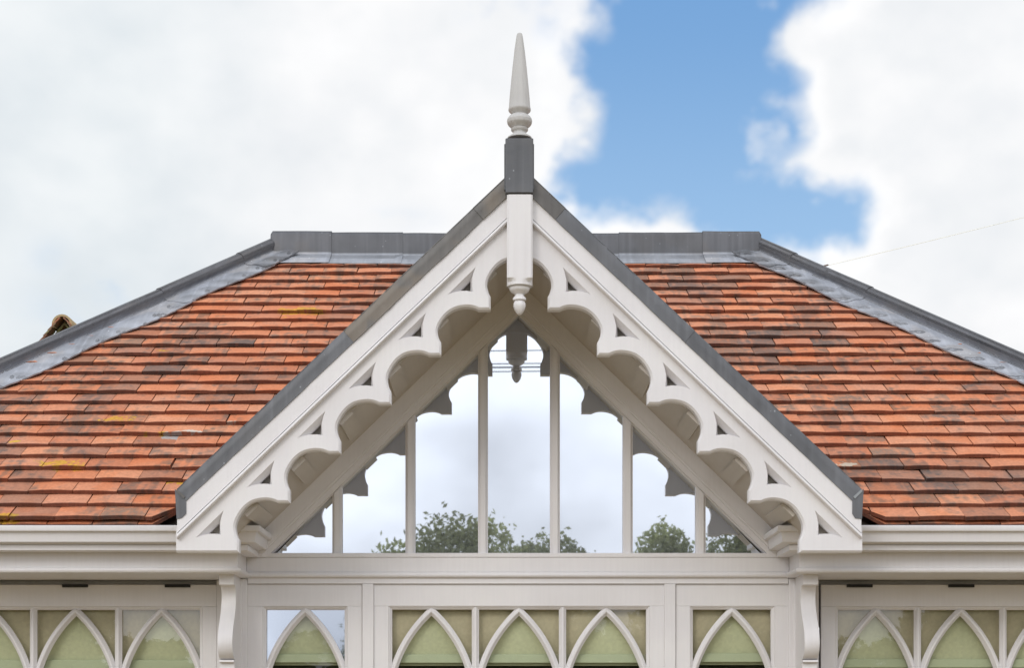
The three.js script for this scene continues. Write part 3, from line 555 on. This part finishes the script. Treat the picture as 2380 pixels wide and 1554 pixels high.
// ------------------------------------------------------------------ gable soffit, raking frame, gable window
const DG = 6.25;
{
  const ax = MID + 0.003, ay = 3.199, bx = 0.955, sl = 0.974;       // the soffit plane runs back along these lines
  const ang = Math.atan(sl);
  for (const s of [-1, 1]) {
    const at = (k, h = 0) => v2(ax + s * (bx * k + h * Math.sin(ang)), ay + 0.020 - sl * bx * k + h * Math.cos(ang));   // h: out of the roof
    const e = 1.095;
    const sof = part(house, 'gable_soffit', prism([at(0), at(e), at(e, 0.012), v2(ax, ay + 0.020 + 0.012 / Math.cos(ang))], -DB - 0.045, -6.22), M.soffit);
    // lookouts that carry the boards
    for (const k of [0.115, 0.29, 0.465, 0.64, 0.815, 0.985]) {
      const L = 0.03 / (bx / Math.cos(ang)), p = [at(k - L, -0.0005), at(k + L, -0.0005), at(k + L, -0.012), at(k - L, -0.012)];
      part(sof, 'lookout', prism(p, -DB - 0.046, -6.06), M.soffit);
    }
    // raking frame: three steps towards the glass
    const band = (h0, h1, z0, z1) => { const c = Math.cos(ang), q = (k, h) => v2(ax + s * (bx * k), ay - sl * bx * k - h / c), kk = 1.06, poly = [q(0, h0), q(kk, h0), q(kk, h1), q(0, h1)], lim = 2.1775, o = []; poly.forEach((a, i) => { const b = poly[(i + 1) % 4], fa = a.y - lim, fb = b.y - lim; if (fa >= 0) o.push(a); if ((fa >= 0) !== (fb >= 0)) o.push(v2(mix(a.x, b.x, fa / (fa - fb)), lim)); }); return prism(o, z0, z1); };
    part(house, 'raking_frame', [band(-0.018, 0.036, -6.190, -6.26), band(0.0362, 0.044, -6.197, -6.26), band(0.0442, 0.064, -6.206, -6.26), band(0.0642, 0.0668, -6.226, -6.26)], M.paint);
  }
  const win = group(house, 'gable_window');
  const gz = (x) => (x - PX) * DG / FOC, gY = (y) => EYE + (PY - y) * DG / FOC;
  const topY = (x) => ay - Math.abs(x - ax) * sl - 0.0665 / Math.cos(ang);
  const mull = [[772, 795], [942, 965], [1111, 1134], [1278.5, 1301.5], [1448, 1471], [1617.5, 1640.5]];
  const yb = gY(1287), edges = [];
  for (const [a, b] of mull) {
    const dm = 6.225, x0 = (a - PX) * dm / FOC, x1 = (b - PX) * dm / FOC, c = (x0 + x1) / 2, h = topY(c) - 0.0;
    const poly = (i, o = 0) => { const l = x0 + i, r = x1 - i; return [v2(l, yb - 0.002), v2(r, yb - 0.002), v2(r, topY(r) + o), v2(l, topY(l) + o)]; };
    part(win, 'mullion', [prism(poly(0), -6.234, -6.262), prism(poly(0.005), -6.228, -6.2335), prism(poly(0.009), -6.222, -6.2275)], M.paint);
    edges.push(c);
  }
  const xs = [ax - (ay - 0.0665 / Math.cos(ang) - yb) / sl, ...edges, ax + (ay - 0.0665 / Math.cos(ang) - yb) / sl];
  const tilt = rng(5);
  for (let i = 0; i < 7; i++) {
    const l = xs[i] + (i ? 0.001 : 0), r = xs[i + 1] - 0.001, poly = [v2(l, yb - 0.01), v2(r, yb - 0.01)];
    if (i < 6) poly.push(v2(r, topY(r) + 0.006)); if (i === 3) poly.push(v2(ax, topY(ax) + 0.006)); if (i > 0) poly.push(v2(l, topY(l) + 0.006));
    const c = (l + r) / 2, tx = (tilt() - 0.5) * 0.004, ty = (tilt() - 0.5) * 0.003, g = new MB().flat(THREE.ShapeUtils.isClockWise(poly) ? poly.reverse() : poly, (p) => V(p.x, p.y, -DG - (p.x - c) * tx - (p.y - yb) * ty), false).geo(0);
    part(win, 'pane', g, M.mirror);
  }
  const sx0 = -0.968, sx1 = 1.078;
  part(win, 'sill', box(sx0, sx1, EYE + (PY - 1297.5) * 6.22 / FOC, EYE + (PY - 1287) * 6.22 / FOC, -6.29, -6.207, 0.003), M.paint);
  // what closes the gable behind the glass
  part(house, 'gable_wall', prism([v2(ax - 1.0, 2.13), v2(ax + 1.0, 2.13), v2(ax + 1.0, 2.2), v2(ax, 3.17), v2(ax - 1.0, 2.2)], -6.30, -6.34), M.room);
}

// ------------------------------------------------------------------ eaves: fascia, frieze, bead, gutters, corbels
const XL = -0.975, XR = 1.085, DW = 6.0, DY = 6.21;
{
  const eaves = group(house, 'eaves');
  const fp = [[0, 2.1235], [0, 2.262], [-0.02, 2.262], [-0.02, 2.1235]];
  part(eaves, 'fascia', sweepPlan([[-3.0, -DW], [XL, -DW], [XL, -DY]], fp), M.paint);
  part(eaves, 'fascia', sweepPlan([[XR, -DY], [XR, -DW], [3.0, -DW]], fp), M.paint);
  part(eaves, 'frieze', box(XL + 0.0005, XR - 0.0005, 2.1235, EYE + (PY - 1297.7) * 6.22 / FOC, -6.26, -DY, 0.0015), M.paint);
  const bead = [[-0.015, 2.1232], [0.0025, 2.1232], [0.0025, 2.1205]];
  for (let k = 0; k <= 9; k++) { const A = mix(80, -85, k / 9) * Math.PI / 180; bead.push([0.003 + Math.cos(A) * 0.0105, 2.1102 + Math.sin(A) * 0.0105]); }
  bead.push([-0.015, 2.0985]);
  part(eaves, 'bead', sweepPlan([[-3.0, -DW], [XL, -DW], [XL, -DY], [XR, -DY], [XR, -DW], [3.0, -DW]], bead), M.paint);
  part(eaves, 'soffit', box(-3.0, XL - 0.004, 2.0995, 2.112, -6.38, -6.022, 0), M.paint);
  part(eaves, 'soffit', box(XR + 0.004, 3.0, 2.0995, 2.112, -6.38, -6.022, 0), M.paint);
  const gp = [[0.001, 2.176], [0.068, 2.1765], [0.070, 2.178], [0.070, 2.1955], [0.0685, 2.197]];
  for (let k = 0; k <= 12; k++) { const t = k / 12, o = 0.0665 + 0.038 * t + 0.012 * Math.sin(t * Math.PI * 2) * -0.55 * -1; gp.push([o - (t > 0.5 ? 0.004 * Math.sin((t - 0.5) * 2 * Math.PI) : 0), 2.198 + 0.043 * t]); }
  gp.push([0.112, 2.2412], [0.120, 2.2420], [0.121, 2.2435], [0.121, 2.2612], [0.1195, 2.2625], [0.110, 2.2625], [0.100, 2.205], [0.02, 2.195], [0.001, 2.245]);
  part(house, 'gutter', sweepPlan([[-3.0, -DW], [XL - 0.022, -DW], [XL - 0.022, -DY + 0.004]], gp), M.paint);
  part(house, 'gutter', sweepPlan([[XR + 0.022, -DY + 0.004], [XR + 0.022, -DW], [3.0, -DW]], gp), M.paint);
  // corbels under the eaves
  for (const s of [-1, 1]) {
    const X0 = s < 0 ? -1.0505 : 1.108, X1 = s < 0 ? -0.997 : 1.163;
    const yy = (z) => EYE + (PY - (1035.8 + 0.33343 * z)) * 6.06 / FOC;
    const pf = [[6.30, yy(890) + 0.03], [6.045, yy(890) + 0.03], [6.045, yy(972)], [6.047, yy(976)], [6.083, yy(978)], [6.092, yy(1000)], [6.100, yy(1040)], [6.098, yy(1090)], [6.085, yy(1150)], [6.062, yy(1210)], [6.036, yy(1270)], [6.020, yy(1325)], [6.014, yy(1380)], [6.020, yy(1430)], [6.036, yy(1468)], [6.058, yy(1490)], [6.075, yy(1496)], [6.05, yy(1499)], [6.048, yy(1512)], [6.052, yy(1516)], [6.066, yy(1518)], [6.066, yy(1600)], [6.12, yy(1700)], [6.22, yy(1760)], [6.30, yy(1780)]];
    const m = new MB(), c = pf.map(([d, y]) => v2(-d, y)), A = c.map((p) => V(X0, p.y, p.x)), Bq = c.map((p) => V(X1, p.y, p.x));
    m.strip(Bq, A, true); const cw = THREE.ShapeUtils.isClockWise(c); const cc = cw ? c.slice().reverse() : c;
    m.flat(cc, (p) => V(X0, p.y, p.x), true).flat(cc, (p) => V(X1, p.y, p.x));
    part(house, 'corbel', m.geo(0.5), M.paint);
  }
}

// ------------------------------------------------------------------ lower walls and windows
const YTOP = 2.0774, YH = 2.0985, YSILL = 0.75;
{
  const zb = -6.212;
  part(house, 'head_board', box(XL + 0.003, XR - 0.003, YTOP, YH + 0.001, -6.30, zb, 0.0015), M.paint);
  for (const s of [-1, 1]) {
    const a = s < 0 ? -1.036 : 1.0835, b = s < 0 ? -0.9735 : 1.146;
    part(house, 'corner_post', [box(a, b, 0.02, YH - 0.0005, -6.31, zb - 0.001, 0.003), box((a + b) / 2 - 0.006 - s * 0.008, (a + b) / 2 + 0.006 - s * 0.008, 0.02, YH - 0.002, zb - 0.004, zb + 0.004, 0.004)], M.paint);
  }
  for (const [a, b] of [[842, 868.5], [1544, 1570.2]]) part(house, 'window_post', box((a - PX) * 6.212 / FOC, (b - PX) * 6.212 / FOC, 0.02, YTOP - 0.0005, -6.31, zb, 0.0025), M.paint);
  // plinth walls and room
  part(house, 'plinth_wall', [box(-3.0, -1.037, 0.0, YSILL - 0.002, -6.42, -6.29, 0.003), box(1.147, 3.0, 0.0, YSILL - 0.002, -6.42, -6.29, 0.003), box(-0.9725, 1.0825, 0.0, YSILL - 0.002, -6.42, -6.215, 0.003)], M.paint);
  part(house, 'side_wall', [box(-3.0, -2.94, 0.0, 2.098, -10.4, -6.43, 0.003), box(2.94, 3.0, 0.0, 2.098, -10.4, -6.43, 0.003), box(-2.94, 2.94, 0.0, 2.098, -10.4, -10.34, 0.003)], M.room);
  part(house, 'ceiling', box(-2.93, 2.93, 2.115, 2.13, -10.3, -6.27, 0), M.room);
  part(house, 'room_floor', box(-2.93, 2.93, 0.02, 0.1, -10.3, -6.43, 0), M.room);
  part(house, 'wall_strip', [box(-1.105, -1.0365, YSILL, YH - 0.001, -6.35, -6.302, 0.001), box(1.1465, 1.215, YSILL, YH - 0.001, -6.35, -6.302, 0.001)], M.paint);
  part(house, 'head_rail', [box(-3.0, -1.106, 2.0845, YH - 0.0006, -6.42, -6.345, 0.001), box(1.216, 3.0, 2.0845, YH - 0.0006, -6.42, -6.345, 0.001)], M.paint);

  const S = 0.331;
  function windowUnit(spec) {
    const { d, sx, ox, oyTop, apex, bars, top } = spec, k = d / FOC, X = (x) => (x - PX) * k, zf = -d;
    const w = group(house, spec.name || 'window'), x0 = X(sx[0]), x1 = X(sx[1]), a = X(ox[0]), b = X(ox[1]), yT = EYE + (PY - oyTop) * k, yB = YSILL + 0.08;
    part(w, 'sash_frame', [box(x0, x1, yT, top, zf - 0.04, zf, 0.0015), box(x0, a, yB, yT - 0.0002, zf - 0.04, zf, 0.0015), box(b, x1, yB, yT - 0.0002, zf - 0.04, zf, 0.0015), box(x0, x1, YSILL, yB - 0.0002, zf - 0.04, zf, 0.0015)], M.paint);
    part(w, 'moulding', frameRing(a, b, yB, yT, [[-0.0005, zf + 0.0002], [0.0015, zf - 0.0045], [0.005, zf - 0.006], [0.0055, zf - 0.010], [0.009, zf - 0.0125], [0.0115, zf - 0.014], [0.0125, zf - 0.032]], 0.35), M.paint);
    const zg = zf - 0.024, cross = [[-0.0138, 0.0005], [-0.0136, 0.007], [-0.0105, 0.0095], [-0.0085, 0.0135], [-0.0055, 0.0150], [-0.005, 0.0190], [-0.003, 0.0208], [0.003, 0.0208], [0.005, 0.0190], [0.0055, 0.0150], [0.0085, 0.0135], [0.0105, 0.0095], [0.0136, 0.007], [0.0138, 0.0005]];
    const bx = bars.map(X);
    for (const c of bx) { const m = new MB(), A = cross.map(([n, z]) => V(c + n, yB, zg + z + 0.0012)), Bq = cross.map(([n, z]) => V(c + n, yT - 0.004, zg + z + 0.0012)); m.strip(A, Bq); part(w, 'glazing_bar', m.geo(0.4), M.paint); }
    const stops = [a, ...bx, b], apY = yT - 0.0165 + (spec.dy || 0), C = 1.0 * S, Rr = 1.5 * S, ys = 1.118 * S, spr = apY - ys;
    apex.forEach((ap, i) => {
      const xa = X(ap), xl = stops[i], xr = stops[i + 1];
      const N = 26;
      for (const s of [-1, 1]) {
        const m = new MB(), rows = [];
        for (let q = 0; q <= N; q++) rows.push(cross.map(([n, z]) => { const r = Rr + n, f0 = Math.acos(Math.min(1, C / r)), f = mix(f0, 0, q / N); return V(xa + s * (r * Math.cos(f) - C), spr + r * Math.sin(f), zg + z + (s < 0 ? 0 : 0.0001)); }));
        for (let q = 0; q < N; q++) s > 0 ? m.strip(rows[q + 1], rows[q]) : m.strip(rows[q], rows[q + 1]);
        part(w, 'arch_bar', m.geo(0.4), M.paint);
      }
      const arc = (s) => Array.from({ length: 15 }, (_, q) => { const f = mix(Math.acos(C / Rr), 0, q / 14); return v2(xa + s * (Rr * Math.cos(f) - C), spr + Rr * Math.sin(f)); });
      const L = arc(-1), Rt = arc(1), end = (p, x) => { p[p.length - 1].x = x; return p; };
      end(L, xl + 0.0005); end(Rt, xr - 0.0005);
      const tj = (q) => (h3(Math.round(ap), q, 5) - 0.5);
      const sheet = (poly, mat, q) => { const lean = spec.coated && q > 1 ? 0.014 : 0; if (lean) mat = M.coated; const p = THREE.ShapeUtils.isClockWise(poly) ? poly.reverse() : poly, cx = p.reduce((t, v) => t + v.x, 0) / p.length, cy = p.reduce((t, v) => t + v.y, 0) / p.length, tx = tj(q) * 0.012, ty = tj(q + 9) * 0.010; part(w, 'pane', new MB().flat(p, (v) => V(v.x, v.y, zg - 0.002 + (v.x - cx) * tx + (v.y - cy) * (ty * 0.3 - lean))).geo(0), mat); };
      sheet([...Rt.slice().reverse(), ...L.slice(1), v2(xl + 0.0005, yB), v2(xr - 0.0005, yB)], M.glass, 1);
      sheet([v2(xl + 0.0005, yT), v2(xa - 0.0003, yT), ...L.map((p, j) => v2(p.x - (j ? 0.0006 : 0.0003), p.y))], M.glassTint, 2);
      sheet([v2(xr - 0.0005, yT), ...Rt.slice().reverse().map((p) => v2(p.x + 0.0006, p.y)), v2(xa + 0.0003, yT)], M.glassTint, 3);
    });
    for (const [u, v] of spec.vents || []) part(w, 'vent', box(X(u), X(v), EYE + (PY - 1366.5) * k, EYE + (PY - 1359.5) * k, zf - 0.004, zf + 0.009, 0.001), M.black);
    return w;
  }
  windowUnit({ d: 6.30, sx: [-190, 503.5], ox: [-128, 470.5], oyTop: 1411, apex: [-25, 175, 374.6], bars: [75.7, 273.6], top: 2.0805, vents: [[146, 205], [384, 443]] });
  windowUnit({ d: 6.222, sx: [575.2, 841.6], ox: [611, 807.5], oyTop: 1410.5, apex: [709.5], bars: [], top: YTOP - 0.001, coated: true });
  windowUnit({ d: 6.222, sx: [869, 1543.6], ox: [903.5, 1509.8], oyTop: 1410, apex: [1002.5, 1206.3, 1409.4], bars: [1104.8, 1307.7], top: YTOP - 0.001 });
  windowUnit({ d: 6.222, sx: [1570.6, 1833.6], ox: [1603.8, 1800.4], oyTop: 1410, apex: [1702], bars: [], top: YTOP - 0.001 });
  windowUnit({ d: 6.30, sx: [1908, 2600], ox: [1941.5, 2536], oyTop: 1411, apex: [2037, 2234, 2431], bars: [2134.3, 2333.6], top: 2.0805, vents: [[1967, 2027], [2203, 2263]] });
}
// blinds hanging inside each window
{
  const mk = (x0, x1, d, label, drop = 1530) => {
    const k = (d + 0.06) / FOC, a = (x0 - PX) * k, b = (x1 - PX) * k, c = (a + b) / 2, yh = EYE + (PY - (drop - 24)) * k, yb = EYE + (PY - (drop - 6)) * k, ye = EYE + (PY - drop) * k, z = -(d + 0.06), yt = 2.085;
    const t = thing('roman_blind', label, 'blind', [c, yt, z], 'roman blinds inside the arched windows');
    const add = (name, g, m) => { g.translate(-c, -yt, -z); const o = shade(new THREE.Mesh(g, m)); o.name = name; t.add(o); };
    const m = new MB(), N = 14, rows = [];
    for (let i = 0; i <= N; i++) { const y = mix(yt, yh, i / N), bow = 0.012 * Math.sin(Math.PI * Math.pow(i / N, 1.6)); rows.push([a, c, b].map((x) => V(x, y, z + bow))); }
    for (let i = 0; i < N; i++) m.strip(rows[i + 1], rows[i]);
    add('fabric', m.geo(0.9), M.blind);
    add('hem', box(a, b, yb, yh + 0.004, z + 0.004, z + 0.018, 0.004), M.hem);
    add('back_fold', box(a + 0.004, b - 0.004, ye, yb + 0.008, z - 0.02, z - 0.004, 0.004), M.hem);
  };
  mk(-128, 474, 6.30, 'pale green roman blind behind the left wing casement', 1562);
  mk(596, 822, 6.222, 'narrow pale green roman blind behind the arch just right of the left corbel', 1548);
  mk(885, 1528, 6.222, 'wide pale green roman blind behind the three central arches under the gable', 1549);
  mk(1588, 1816, 6.222, 'narrow pale green roman blind behind the arch just left of the right corbel', 1547);
  mk(1938, 2536, 6.30, 'pale green roman blind behind the right wing casement', 1560);
}

// ------------------------------------------------------------------ neighbouring roof, wires
{
  const D = 24, ap = P(147, 745, D), at = V(ap.x, 0, -D), t = thing('old_cottage', 'old cottage whose mossy clay verge and ridge tile peep over the left hip', 'house', at.toArray());
  const add = (parent, name, g, m) => { const o = shade(new THREE.Mesh(g, m)); o.name = name; parent.add(o); return o; };
  const A = ap.y, sl = Math.tan(52 * Math.PI / 180), hwid = 2.6, len = 9, eave = A - sl * hwid;
  const wall = std({ color: new THREE.Color().setRGB(0.3, 0.2, 0.13), roughness: 0.9 }), moss = std({ roughness: 0.95, map: tex(128, 128, (u, v) => { const a = fbmp(u * 6, v * 6, 6, 21, 4), b = fbmp(u * 12, v * 12, 12, 31, 3); return [mix(0.20, 0.26, b), mix(0.12, 0.22, step(0.4, 0.6, a)), mix(0.07, 0.10, a)]; }) });
  add(t, 'wall', merge([prism([v2(-hwid + 0.3, 0), v2(hwid - 0.3, 0), v2(hwid - 0.3, eave + 0.3 * sl - 0.07), v2(0, A - 0.07), v2(-hwid + 0.3, eave + 0.3 * sl)], -0.45, -len)]), wall);
  add(t, 'barge', prism([v2(0, A - 0.06), v2(hwid, eave - 0.06), v2(hwid, eave - 0.24), v2(0, A - 0.24), v2(-hwid, eave - 0.24), v2(-hwid, eave - 0.06)], -0.30, -0.34), M.black);
  const roof = add(t, 'roof', prism([v2(0, A), v2(hwid, eave), v2(hwid, eave - 0.05), v2(0, A - 0.05), v2(-hwid, eave - 0.05), v2(-hwid, eave)], -0.08, -len), moss);
  const q = rng(8);
  for (const s of [-1, 1]) for (let k = 0; k < 16; k++) {            // verge tiles, stepped
    const u = 0.05 + k * 0.105, g = box(-0.085, 0.085, -0.014, 0.006, -0.16, 0.10 + q() * 0.03, 0.003); g.rotateX(0); const o = new THREE.Matrix4();
    const b = new THREE.BoxGeometry(0.16, 0.022, 0.22).toNonIndexed(); b.rotateZ(-s * (52 - 7) * Math.PI / 180); b.translate(s * (u * Math.cos(52 * Math.PI / 180) + 0.05), A - u * Math.sin(52 * Math.PI / 180) + 0.01, -0.02 - q() * 0.02);
    add(roof, 'tile', boxUV(b), q() > 0.4 ? moss : clay[12]);
  }
  const rg = new MB(), n = 14, rr = []; for (const z of [0.06, -0.5]) for (const r of [0.15, 0.118]) { const a = []; for (let i = 0; i <= n; i++) { const A2 = mix(200, -20, i / n) * Math.PI / 180; a.push(V(Math.cos(A2) * r, A - 0.075 + Math.sin(A2) * r, z)); } rr.push(a); }
  rg.strip(rr[0], rr[2]).strip(rr[3], rr[1]).strip(rr[1], rr[0]).strip(rr[2], rr[3]);
  add(roof, 'ridge_tile', rg.geo(0.7), std({ color: new THREE.Color().setRGB(0.42, 0.31, 0.17), roughness: 0.95 }));
}
function wireBetween(name, label, pts, r, m) {
  const c = new THREE.CatmullRomCurve3(pts), o = shade(new THREE.Mesh(new THREE.TubeGeometry(c, 60, r, 6), m)); o.name = numbered(name); o.userData = { label, category: 'wire' }; scene.add(o); return o;
}
{
  const a = P(1893, 625, 8.6), b = P(2150, 563, 9.2), c = P(2700, 425, 10.5);
  wireBetween('overhead_wire', 'thin pale wire rising to the right above the right hip', [a, b, c], 0.0011, M.wire);
  const twig = new THREE.Mesh(new THREE.TubeGeometry(new THREE.CatmullRomCurve3([P(1890, 632, 8.1), P(1904, 622, 8.1), P(1914, 619, 8.1), P(1924, 616.5, 8.12)]), 12, 0.004, 6), std({ color: new THREE.Color().setRGB(0.16, 0.1, 0.06), roughness: 0.9 }));
  twig.name = 'twig'; twig.userData = { label: 'short brown twig sticking up over the right hip roll', category: 'twig' }; scene.add(shade(twig));
  [[12.72, 0.25], [12.1, 0.12], [11.95, 0.1], [11.78, 0.08]].forEach(([el, sag], i) => {
    const z = 26, y = EYE + 38.5 * Math.tan(el * Math.PI / 180);
    wireBetween('power_line', 'dark overhead cable mirrored in the top gable pane, number ' + ['one', 'two', 'three', 'four'][i] + ' from the top', [V(-26, y + 0.5, z + 1), V(0, y - sag, z), V(26, y + 0.55, z - 1)], i === 2 ? 0.018 : 0.012, M.cable);
  });
}

// ------------------------------------------------------------------ trees and hedge that face the house
{
  const bark = std({ color: new THREE.Color().setRGB(0.1, 0.075, 0.05), roughness: 0.95 });
  const leaf = new THREE.MeshPhysicalMaterial({ vertexColors: true, roughness: 0.95, side: THREE.DoubleSide, transmission: 0.5, thickness: 0 });
  function crownGeo(seed, rx, ry, rz, n, size, lobes) {
    const q = rng(seed), p = [], col = [], L = [];
    for (let i = 0; i < lobes; i++) { const a = q() * 6.283, h = q() * 2 - 1, k = Math.sqrt(1 - h * h) * (0.3 + 0.5 * q()); L.push([Math.cos(a) * k * rx, h * 0.78 * ry, Math.sin(a) * k * rz, (0.26 + 0.26 * q()) * Math.min(rx, ry), 0.65 + 0.6 * q()]); }
    for (let i = 0; i < n; i++) {
      const [lx, ly, lz, lr, tone] = L[Math.floor(q() * lobes)], a = q() * 6.283, h = q() * 2 - 1, k = Math.sqrt(1 - h * h), r = lr * (0.55 + 0.55 * Math.sqrt(q())) * (q() > 0.93 ? 1.3 : 1);
      const c = V(lx + Math.cos(a) * k * r, ly + h * r, lz + Math.sin(a) * k * r), u = V(q() - 0.5, q() - 0.5, q() - 0.5).normalize(), v = V(q() - 0.5, q() - 0.5, q() - 0.5).cross(u).normalize(), s = size * (0.6 + 0.8 * q());
      const A = c.clone().addScaledVector(u, s), B = c.clone().addScaledVector(v, s * 0.55), C = c.clone().addScaledVector(u, -s), E = c.clone().addScaledVector(v, -s * 0.55), m = tone * (0.7 + 0.6 * q());
      for (const w of [A, B, C, A, C, E]) { p.push(w.x, w.y, w.z); col.push(0.33 * m, 0.35 * m, 0.17 * m); }
    }
    const g = new THREE.BufferGeometry(); g.setAttribute('position', new THREE.Float32BufferAttribute(p, 3)); g.setAttribute('color', new THREE.Float32BufferAttribute(col, 3)); g.computeVertexNormals(); return g;
  }
  function tree(label, x, z, top, rx, ry, seed, n = 4200) {
    const t = thing('tree', label, 'tree', [x, 0, z], 'trees mirrored in the window glass'), cy = top - ry;
    const trunk = new THREE.CylinderGeometry(0.09, 0.2, cy + ry * 0.4, 9); trunk.translate(0, (cy + ry * 0.4) / 2, 0);
    const q = rng(seed + 1), limbs = [trunk];
    for (let i = 0; i < 7; i++) { const a = q() * 6.283, l = rx * (0.7 + 0.3 * q()), g = new THREE.CylinderGeometry(0.02, 0.06, l, 6); g.translate(0, l / 2, 0); g.rotateZ(0.6 + 0.5 * q()); g.rotateY(a); g.translate(0, cy - ry * 0.5 + q() * ry * 0.8, 0); limbs.push(g); }
    const o = shade(new THREE.Mesh(merge(limbs), bark)); o.name = 'trunk'; t.add(o);
    const c = shade(new THREE.Mesh(crownGeo(seed, rx, ry, rx, n * 6, 0.088, 38), leaf)); c.name = 'crown'; c.position.y = cy; t.add(c);
  }
  tree('rounded leafy tree mirrored left of the gable glass centre', -3.6, 39.5, 6.75, 2.0, 3.0, 11, 5200);
  tree('tallest broad leafy tree mirrored in the glass left of the central mullions', -1.3, 38.7, 7.7, 2.7, 3.6, 12, 9000);
  tree('lower leafy tree mirrored in the middle pane of the gable', 1.2, 40.5, 6.95, 2.3, 3.1, 13, 6000);
  tree('open sparse tree mirrored right of centre in the gable glass', 5.2, 38.4, 7.5, 1.7, 3.2, 14, 3000);
  tree('dense leafy tree mirrored in the right end pane of the gable', 8.0, 38.0, 7.35, 2.2, 3.2, 15, 6200);
  tree('dark bushy tree mirrored in the left wing casement', -12.5, 30, 5.6, 2.6, 2.4, 16, 6000);
  tree('bushy tree mirrored in the right wing casement', 12.8, 31, 5.3, 2.4, 2.3, 17, 6000);
  // a hedge and wood behind them, one mass
  const clump = crownGeo(71, 0.6, 0.6, 0.6, 150, 0.12, 7), q = rng(55), N = 900, im = new THREE.InstancedMesh(clump, leaf, N), o = new THREE.Object3D();
  for (let i = 0; i < N; i++) {
    const x = (q() * 2 - 1) * 30, top = 3.3 + 1.1 * fbm(x * 0.35, 2, 1, 3); o.position.set(x, Math.pow(q(), 0.8) * top, 41 + q() * 3.5); o.rotation.set(q() * 6, q() * 6, q() * 6); o.scale.setScalar(0.8 + 0.8 * q()); o.updateMatrix(); im.setMatrixAt(i, o.matrix);
  }
  im.name = 'hedge'; im.userData.kind = 'stuff'; im.userData.label = 'leafy hedge beyond the lawn mirrored in the lower windows'; scene.add(shade(im));
}

renderer.render(scene, camera);
